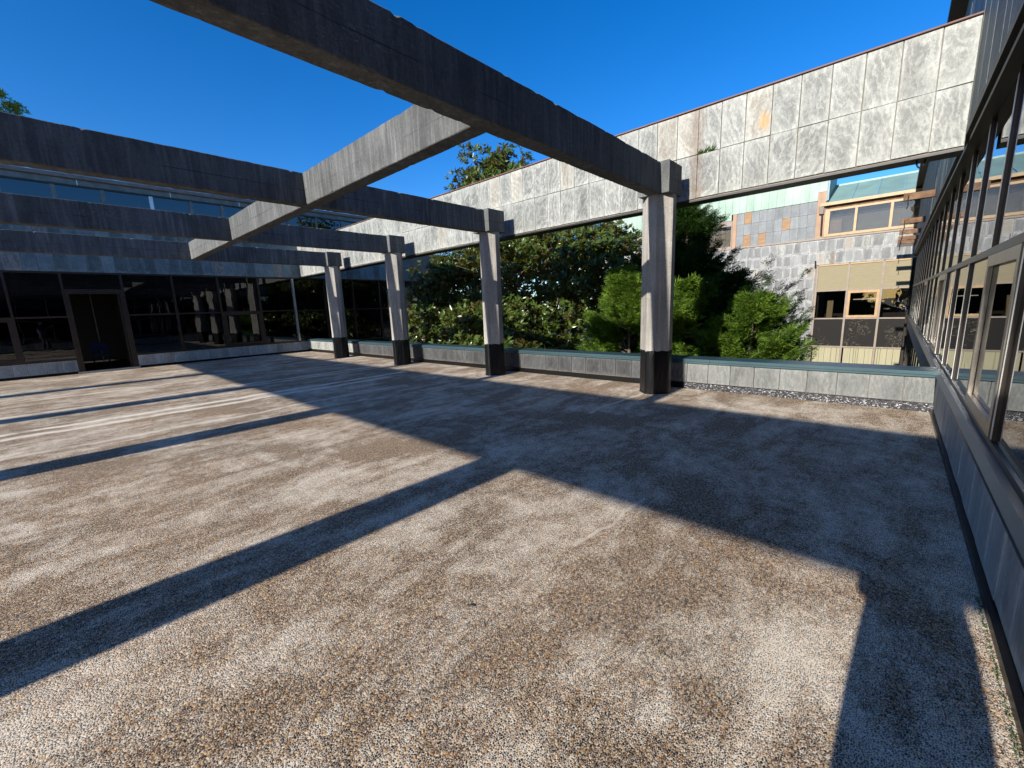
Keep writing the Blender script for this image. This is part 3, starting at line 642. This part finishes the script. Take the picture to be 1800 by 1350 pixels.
# ------------------------------------------------------------------ vegetation
def soup(name, V, Fc, mat, parent):
    me = bpy.data.meshes.new(name); me.from_pydata([], [], [])
    nv = len(V); nf, k = Fc.shape
    me.vertices.add(nv); me.vertices.foreach_set('co', V.astype('f').ravel())
    me.loops.add(nf*k); me.loops.foreach_set('vertex_index', Fc.astype('i').ravel())
    me.polygons.add(nf); me.polygons.foreach_set('loop_start', np.arange(0, nf*k, k, dtype='i')); me.polygons.foreach_set('loop_total', np.full(nf, k, 'i'))
    me.update(calc_edges=True); me.materials.append(mat)
    w = wpos(parent); return link(name, me, parent, tuple(-w))
def norm(a): return a/np.maximum(np.linalg.norm(a, axis=-1, keepdims=True), 1e-9)
def leaves(C, D, N_, L, W):
    """C base, D direction, N_ normal: folded leaf of 2 quads"""
    Sd = norm(np.cross(D, N_)); N_ = norm(np.cross(Sd, D)); L = L[:, None]; W = W[:, None]
    p = [C, C+D*L*.45+Sd*W+N_*W*.25, C+D*L-N_*L*.08, C+D*L*.45-Sd*W+N_*W*.25, C+D*L*.5]
    V = np.stack(p, 1).reshape(-1, 3); b = np.arange(len(C))[:, None]*5
    Fc = np.concatenate([b+np.array([[0, 1, 2, 4]]), b+np.array([[0, 4, 2, 3]])]); return V, Fc
def in_lumps(n, lumps, shell=.55):
    out = []; 
    vol = np.array([l[3]*l[4]*l[5] for l in lumps])**.55; pr = vol/vol.sum()
    idx = rng.choice(len(lumps), n, p=pr); u = norm(rng.normal(size=(n, 3))); rr = shell+(1-shell)*rng.random(n)**.8
    bump = 1+.18*np.sin(u[:, 0]*7+idx*2.1)*np.cos(u[:, 1]*6+idx)+.12*np.sin(u[:, 2]*11+idx*5)
    Lm = np.array(lumps)[idx]; return Lm[:, :3] + u*Lm[:, 3:]*(rr*bump)[:, None], u
def magnolia(lumps, n, parent, name='crown'):
    C, U = in_lumps(n, lumps); ok = C[:, 2] > -1.2; C, U = C[ok], U[ok]
    ax = norm(U+rng.normal(0, .45, C.shape)+np.array([0, 0, .45])); K = 9
    Cc = np.repeat(C, K, 0); A = np.repeat(ax, K, 0); o = norm(np.cross(A, rng.normal(size=A.shape)))
    sp = rng.uniform(.35, 1.5, (len(Cc), 1)); D = norm(o*sp+A*.55+np.array([0, 0, -.1])); Nn = norm(A+rng.normal(0, .3, A.shape))
    L = rng.uniform(.13, .24, len(Cc)); V, Fc = leaves(Cc+A*rng.uniform(-.06, .05, (len(Cc), 1)), D, Nn, L, L*.19)
    return soup(name, V, Fc, M['magnolia'], parent), C
lum = [(11.2, 9.6, 1.0, 2.3, 3.6, 3.1), (11.6, 11.2, 5.0, 1.3, 1.75, 2.2), (10.6, 6.4, 2.4, 1.4, 1.7, 1.5), (9.6, 8.6, .6, 1.2, 1.2, 1.5), (11.3, 12.6, 2.2, 1.6, 1.6, 2.0), (9.2, 10.7, .2, .9, 1.0, 1.5), (9.6, 7.2, -.3, 1.0, 1.3, 1.0), (10.0, 12.2, 2.9, .8, .7, .5), (11.8, 10.0, 3.8, 1.4, 1.5, 1.5)]
lum = [(a[0]+1.1, a[1]*1.10, 1.5+(a[2]-1.5)*1.10, a[3]*1.08, a[4]*1.10, a[5]*1.10) for a in lum] + [(10.6, 10.2, -.2, 1.2, 3.0, 1.4), (11.3, 14.9, 1.3, 1.2, 1.6, 2.2)]
t = thing('magnolia_tree', 'big glossy-leaved evergreen magnolia growing beyond the parapet and above the fascia', 'tree', (12.4, 10.9, -3.2))
cr, C = magnolia(lum, 8200, t)
magnolia([lum[1], (12.7, 12.9, 5.3, 1.5, 2.3, 1.7), (12.7, 11.4, 5.6, 1.3, 1.6, 1.7), (12.5, 11.9, 4.9, 1.6, 2.2, 1.6), (12.6, 8.4, 3.6, 1.4, 2.0, 1.0)], 3600, t, 'top_crown')
magnolia([(a[0]+.3, a[1], a[2], a[3]*.75, a[4]*.85, a[5]*.85) for a in lum], 4200, t, 'inner_crown')
m = MB(); m.tube([(12.4, 10.9, -3.2), (12.3, 10.8, -1.5), (12.45, 11.0, .5), (12.6, 11.7, 3.0), (12.7, 12.2, 5.4)], [.2, .17, .13, .09, .04], 9)
m.obj('trunk', M['bark'], t)
m = MB()
for i in range(130):
    q = Vector(C[rng.integers(len(C))]); z = max(-1.5, min(4.5, q.z-1.0-rng.random()*1.2)); b = Vector((12.4, 10.9+.25*max(0, z), z)); d = q-b
    mid = b+d*.5+Vector((0, 0, .25)); m.tube([b, b+d*.25+Vector((0, 0, .1)), mid, q], [.035, .028, .018, .007], 5)
m.obj('branch_framework', M['bark'], t)
t = thing('magnolia_shrub', 'low leafy magnolia shoots catching the sun just behind the parapet, left of the second column', 'shrub', (9.0, 9.3, -3.2))
cr, C = magnolia([(8.9, 9.7, .35, .55, .8, 1.0), (9.1, 8.6, .15, .6, .9, .6), (8.8, 7.4, .0, .5, .8, .5), (8.9, 9.6, 1.3, .35, .5, .4)], 620, t, 'foliage')
m = MB()
for i in range(26):
    q = Vector(C[rng.integers(len(C))]); m.tube([(9.1, 9.0, -3.2), (q.x+.15, q.y*.6+3.5, q.z-.8), tuple(q)], [.03, .016, .006], 5)
m.obj('stem', M['bark'], t)

def conifer(name, label, loc, H, Rb, n_br, seed, ztip=None, lean=(0, 0), fr=26, zlow=-1.5, up=.72, mat='cypress', pw_=.8, cap=1.9):
    """plume-like conifer: arching boughs, each carrying flat feathery sprays"""
    rg = np.random.default_rng(seed); t = thing(name, label, 'conifer', loc)
    base = np.array(loc); Cs = []; Ds = []; Ss = []; mb = MB()
    mb.tube([tuple(base), tuple(base+np.array([lean[0]*.5, lean[1]*.5, H*.5])), tuple(base+np.array([lean[0], lean[1], H*.97]))], [.10, .05, .008], 8); mb.obj('trunk', M['bark'], t)
    bm_ = MB()
    nl = max(14, n_br//16); LB = [((j+rg.random())/nl, rg.uniform(0, 2*math.pi), rg.uniform(.62, 1.28)) for j in range(nl)]
    for i in range(n_br):
        lb = LB[rg.integers(nl)]; h = min(.99, max(0, lb[0]**.85+rg.normal(0, .03))); z = base[2]+H*(.12+.86*h)
        a = lb[1]+rg.normal(0, .30); rad = (Rb*(1-h)**pw_+.22)*(lb[2] if rg.random() < .8 else .6)*(.62+.42*rg.random()); rad = min(rad, cap)
        if z + rad*up < zlow: continue
        org = np.array([base[0]+lean[0]*h, base[1]+lean[1]*h, z]); d = np.array([math.cos(a), math.sin(a), 0])
        k = max(6, int(fr*rad/1.2)); tt = np.sort(rg.uniform(.28, 1.0, k)); 
        pts = org + d*rad*tt[:, None] + np.array([0, 0, 1])*(rad*up*(tt**1.6))[:, None]
        tan = norm(d*rad + np.array([0, 0, 1])*(rad*up*1.6*tt**.6)[:, None]); side = norm(np.cross(tan, [0, 0, 1.0]))
        sg = rg.choice([-1, 1], k)[:, None]
        D = norm(tan*.9+side*sg*rg.uniform(.2, 1.1, (k, 1))+np.array([0, 0, 1])*rg.uniform(-.35, .35, (k, 1)))
        Cs.append(pts); Ds.append(D); Ss.append((.43*(1.15-tt*.65))*rg.uniform(.7, 1.25, k))
        if i % 9 == 0: bm_.tube([tuple(org), tuple(org+d*rad*.5+np.array([0, 0, rad*up*.33])), tuple(pts[-1])], [.02, .012, .004], 4)
    if bm_.v: bm_.obj('bough_framework', M['bark'], t)
    C = np.concatenate(Cs); D = np.concatenate(Ds); Sz = np.concatenate(Ss); n = len(C)
    # spray: spine with K side twiglets each a thin drooping blade pair
    K = 17; up_ = np.array([0, 0, 1.0]); side = norm(np.cross(D, up_+rg.normal(0, .5, D.shape))); Vs = []; 
    for k in range(K):
        f = .08+.9*k/(K-1); sg = 1 if k % 2 else -1
        b = C + D*(Sz*f)[:, None] + up_*(-(Sz*f*f)*.12)[:, None]
        ln_ = (Sz*(.50*(1.12-f))*rg.uniform(.7, 1.3, n))[:, None]; dr = norm(D*.75+side*sg*.8+rg.normal(0, .13, D.shape))
        nrm = norm(np.cross(D, side)+rg.normal(0, .35, D.shape)); w = norm(np.cross(dr, nrm))*(Sz*.022)[:, None]
        Vs.append(np.stack([b-w, b+dr*ln_*.5-w*1.3, b+dr*ln_+up_*(-.015), b+dr*ln_*.5+w*1.3], 1))
    V = np.stack(Vs, 1).reshape(-1, 3); Fc = np.arange(len(V)).reshape(-1, 4)
    soup('crown', V, Fc, M[mat], t); return t
conifer('conifer_tree', 'dark feathery conifer rising behind and right of the nearest column', (11.4, 3.7, -3.2), 7.1, 3.3, 1000, 3, lean=(0, .5), mat='cypress_shaded', pw_=1.0, cap=2.45)
conifer('conifer_tree', 'low dark conifer filling the gap right of the tall dark conifer', (11.0, 3.0, -3.2), 5.3, 1.9, 520, 8, lean=(0, -.1), mat='cypress_shaded')
conifer('conifer_shrub', 'bright green feathery conifer shrub between the first and second columns', (9.8, 4.85, -3.2), 5.5, 1.6, 600, 4, lean=(0, .1))
conifer('conifer_shrub', 'bright feathery conifer shrub leaning right of the tall dark conifer', (10.2, 2.55, -3.2), 4.75, 1.9, 620, 5, lean=(0, -.35))
conifer('conifer_shrub', 'small green feathery conifer tucked close behind the nearest column', (9.5, 3.45, -3.2), 5.1, 1.1, 420, 6)

m = MB()
for k in range(260):
    x = 1.3+1.6*random.random()**1.2; y = YR+.036+abs(random.gauss(0, .006)); h_ = random.uniform(.004, .014); a = random.uniform(0, 3.14); dx, dy = math.cos(a)*.004, math.sin(a)*.004
    m.poly([(x-dx, y-dy, .001), (x+dx, y+dy, .001), (x+random.uniform(-.008, .008), y+random.uniform(-.008, .008), h_)])
tag(m.obj('moss', M['weed']), 'thin green moss growing along the foot of the right wall', 'moss', kind='stuff')
tw = MB().tube([(1.19, 1.49, .006), (1.20, 1.475, .012), (1.215, 1.465, .008), (1.225, 1.45, .005)], [.004, .006, .005, .002], 6).obj('twig', M['bark']); tag(tw, 'small dark twig lying alone on the sunlit foreground pebbles', 'twig')
# pine beyond the left building
t = thing('pine_tree', 'sunlit pine top showing above the left building at the picture edge', 'tree', (-.6, 40, -3.2))
MB().tube([(-.6, 40, -3.2), (-.5, 40, 6), (-.3, 40, 14)], [.35, .25, .08], 8).obj('trunk', M['bark'], t)
V = []; 
lm = [(-.2, 40, 15.0, .7, .7, .45), (.55, 40, 14.3, .55, .6, .35), (-.5, 40, 13.8, 1.2, 1, .5), (-1.5, 40, 15, 1.1, 1, .6), (-2.0, 40.3, 13.4, 1.5, 1, .6)]
C, U = in_lumps(900, lm, .3); K = 12; Cc = np.repeat(C, K, 0); D = norm(rng.normal(size=Cc.shape)+np.array([0, 0, .4])); L = rng.uniform(.12, .24, len(Cc))
Vv, Fc = leaves(Cc, D, norm(rng.normal(size=Cc.shape)), L, L*.10); soup('crown', Vv, Fc, M['pine'], t)

# ------------------------------------------------------------------ the photographer, whose shadow falls at the lower right
def skinned(name, verts, edges, mat, parent, sub=2, root=0):
    me = bpy.data.meshes.new(name); me.from_pydata([v[:3] for v in verts], edges, [])
    o = link(name, me, parent, tuple(-wpos(parent)))
    sk = o.modifiers.new('skin', 'SKIN'); sk.use_smooth_shade = True
    lay = me.skin_vertices[0].data if len(me.skin_vertices) else None
    if lay is None: return o
    for i, v in enumerate(verts): lay[i].radius = (v[3], v[4] if len(v) > 4 else v[3]); lay[i].use_root = (i == root)
    s = o.modifiers.new('sub', 'SUBSURF'); s.levels = sub; s.render_levels = sub
    me.materials.append(mat); return o
skin = simple('skin', (.45, .27, .19), .5, 0, .08, 8, bump=.05); cloth = simple('navy_jacket_cloth', (.03, .04, .07), .85, 0, .15, 12, bump=.2); jean = simple('dark_trouser_cloth', (.035, .035, .04), .9, 0, .15, 14, bump=.2); hairm = simple('dark_brown_hair', (.03, .018, .01), .6, 0, .3, 40, bump=.3)
PX, PY = -.42, -.137
t = thing('person', 'photographer standing behind the viewpoint in a dark jacket, holding up a phone', 'person', (PX, PY, 0))
fw = Vector((math.cos(YAW), math.sin(YAW), 0)); sdv = Vector((fw.y, -fw.x, 0))      # facing, its right
def q(f, s, z, *r): p = Vector((PX, PY, 0))+fw*f+sdv*s; return (p.x, p.y, z, *r)
ph = Vector((0, 0, 1.5)) - fv*.016
def at(p, *r): return (p.x, p.y, p.z, *r)
tv = []; tf = []; N = 28
for z, a, b_ in ((.74, .215, .15), (.78, .225, .155), (.95, .232, .15), (1.10, .226, .145), (1.25, .20, .135), (1.36, .205, .13), (1.42, .19, .11), (1.46, .12, .085), (1.49, .07, .07), (1.55, .055, .06)):
    for i in range(N):
        an = 2*math.pi*i/N; k = 1+.025*math.sin(an*5+z*9); tv.append(q(b_*k*math.cos(an), a*k*math.sin(an), z+.012*math.sin(an*3)*(z < .8)))
for i in range(9):
    for k in range(N): tf.append((i*N+k, i*N+(k+1) % N, (i+1)*N+(k+1) % N, (i+1)*N+k))
tf += [tuple(range(N)), tuple(9*N+k for k in range(N))]
mb = MB(); mb.v = tv; mb.f = tf; mb.obj('jacket', cloth, t, 0, True)
bv = [q(.0, 0, 1.2, .12, .10), q(.0, 0, 1.36, .13, .09)]
be = [(0, 1)]
for s in (-1, 1):
    b = len(bv); hand = ph + r2*s*.098 - fv*.035 - u2*.01
    el = Vector(q(.10, s*(.215 if s > 0 else .15), 1.22)); wr = hand - (hand-el).normalized()*.075
    bv += [q(.0, s*.165, 1.385, .060), at(Vector(q(.06, s*.18, 1.30)), .052), at(el, .042), at(wr, .030)]
    be += [(1, b), (b, b+1), (b+1, b+2), (b+2, b+3)]
skinned('sleeves', bv, be, cloth, t)
lv = [q(0, 0, .80, .11, .10)]; le = []
for s in (-1, 1):
    b = len(lv); lv += [q(.0, s*.09, .72, .088), q(.015, s*.10, .50, .062), q(-.01, s*.11, .28, .056), q(-.02, s*.115, .09, .045)]
    le += [(0, b), (b, b+1), (b+1, b+2), (b+2, b+3)]
skinned('trousers', lv, le, jean, t)
for s in (-1, 1): skinned('shoe', [q(-.06, s*.115, .045, .042), q(.05, s*.118, .045, .044), q(.16, s*.125, .032, .032)], [(0, 1), (1, 2)], M['black'], t, 2)
hd = bmesh.new(); bmesh.ops.create_uvsphere(hd, u_segments=28, v_segments=20, radius=1)
hc = Vector((PX, PY, 0))+fw*.035+Vector((0, 0, 1.645))
for v in hd.verts:
    f, s, z = v.co.x, v.co.y, v.co.z
    w_ = .074*(1-.22*max(0, -z)**1.5); X = f*.097; 
    if z < 0: X *= 1-.12*(-z); 
    # nose, eye sockets, mouth, chin
    if f > .5: X += .022*math.exp(-((s/.13)**2+((z+.12)/.16)**2)) - .008*(math.exp(-(((s-.38)/.16)**2+((z-.08)/.10)**2))+math.exp(-(((s+.38)/.16)**2+((z-.08)/.10)**2))) + .006*math.exp(-((s/.28)**2+((z+.45)/.06)**2)) + .01*math.exp(-((s/.3)**2+((z+.85)/.15)**2))
    p = hc+fw*X+sdv*(s*w_)+Vector((0, 0, z*.118)); v.co = p
me = bpy.data.meshes.new('head'); hd.to_mesh(me); hd.free(); me.materials.append(skin); me.polygons.foreach_set('use_smooth', [True]*len(me.polygons)); link('head', me, t, tuple(-wpos(t)))
hb = bmesh.new(); bmesh.ops.create_uvsphere(hb, u_segments=28, v_segments=20, radius=1)
for v in list(hb.verts):
    if v.co.x > .25 and v.co.z < .52 or v.co.z < -.45: hb.verts.remove(v)
for v in hb.verts: v.co = hc+fw*(v.co.x*.104-.006)+sdv*(v.co.y*.083)+Vector((0, 0, v.co.z*.127+.004))
me = bpy.data.meshes.new('hair'); hb.to_mesh(me); hb.free(); me.materials.append(hairm); link('hair', me, t, tuple(-wpos(t)))
for s in (-1, 1):
    skinned('ear', [at(hc+sdv*s*.074-Vector((0, 0, .012)), .010, .014), at(hc+sdv*s*.083-fw*.012+Vector((0, 0, .018)), .010, .015)], [(0, 1)], skin, t, 1)
    e = hc+fw*.083+sdv*s*.03+Vector((0, 0, .012)); eb = bmesh.new(); bmesh.ops.create_icosphere(eb, subdivisions=2, radius=.0115, matrix=Matrix.Translation(e)); me = bpy.data.meshes.new('eye'); eb.to_mesh(me); eb.free(); me.materials.append(M['alu']); link('eye', me, t, tuple(-wpos(t)))
    hand = ph + r2*s*.098 - fv*.035 - u2*.01; el = Vector(q(.10, s*(.215 if s > 0 else .15), 1.22)); wr = hand-(hand-el).normalized()*.075
    hv = [at(wr, .026, .02), at(hand, .030, .017), at(hand+u2*.03+fv*.006, .028, .013)]; he = [(0, 1), (1, 2)]
    skinned('palm', hv, he, skin, t, 2)
    for k in range(4):
        b = hand+u2*(.036-.017*k)+r2*s*(.008)-fv*.002; ln_ = (.9, 1.0, .93, .75)[k]
        skinned('finger', [at(b, .0085), at(b+fv*.030*ln_+r2*s*.004, .008), at(b+fv*.040*ln_-r2*s*.018*ln_, .0075), at(b+fv*.036*ln_-r2*s*.034*ln_, .0065)], [(0, 1), (1, 2), (2, 3)], skin, t, 1)
    b = hand-u2*.012-r2*s*.012; skinned('thumb', [at(b, .011), at(b-fv*.004-r2*s*.022+u2*.012, .0095), at(b+fv*.004-r2*s*.040+u2*.026, .008)], [(0, 1), (1, 2)], skin, t, 1)
t2 = thing('mobile_phone', 'black mobile phone held up level in both hands of the photographer', 'phone', tuple(ph))
pb = bmesh.new(); bmesh.ops.create_cube(pb, size=1); bmesh.ops.scale(pb, vec=(.147, .0715, .0078), verts=pb.verts); bmesh.ops.bevel(pb, geom=list(pb.edges), offset=.003, segments=2, affect='EDGES')
me = bpy.data.meshes.new('phone_body'); pb.to_mesh(me); pb.free(); me.materials.append(M['black']); o = link('phone_body', me, t2); rot = Matrix((r2, u2, -fv)).transposed()
o.rotation_euler = rot.to_euler()
sb = MB().box(-.069, .069, -.032, .032, .0041, .0045).obj('phone_screen', simple('dark_glass_screen', (.02, .02, .025), .05), None); sb.parent = t2; sb.location = (0, 0, 0); sb.rotation_euler = rot.to_euler()
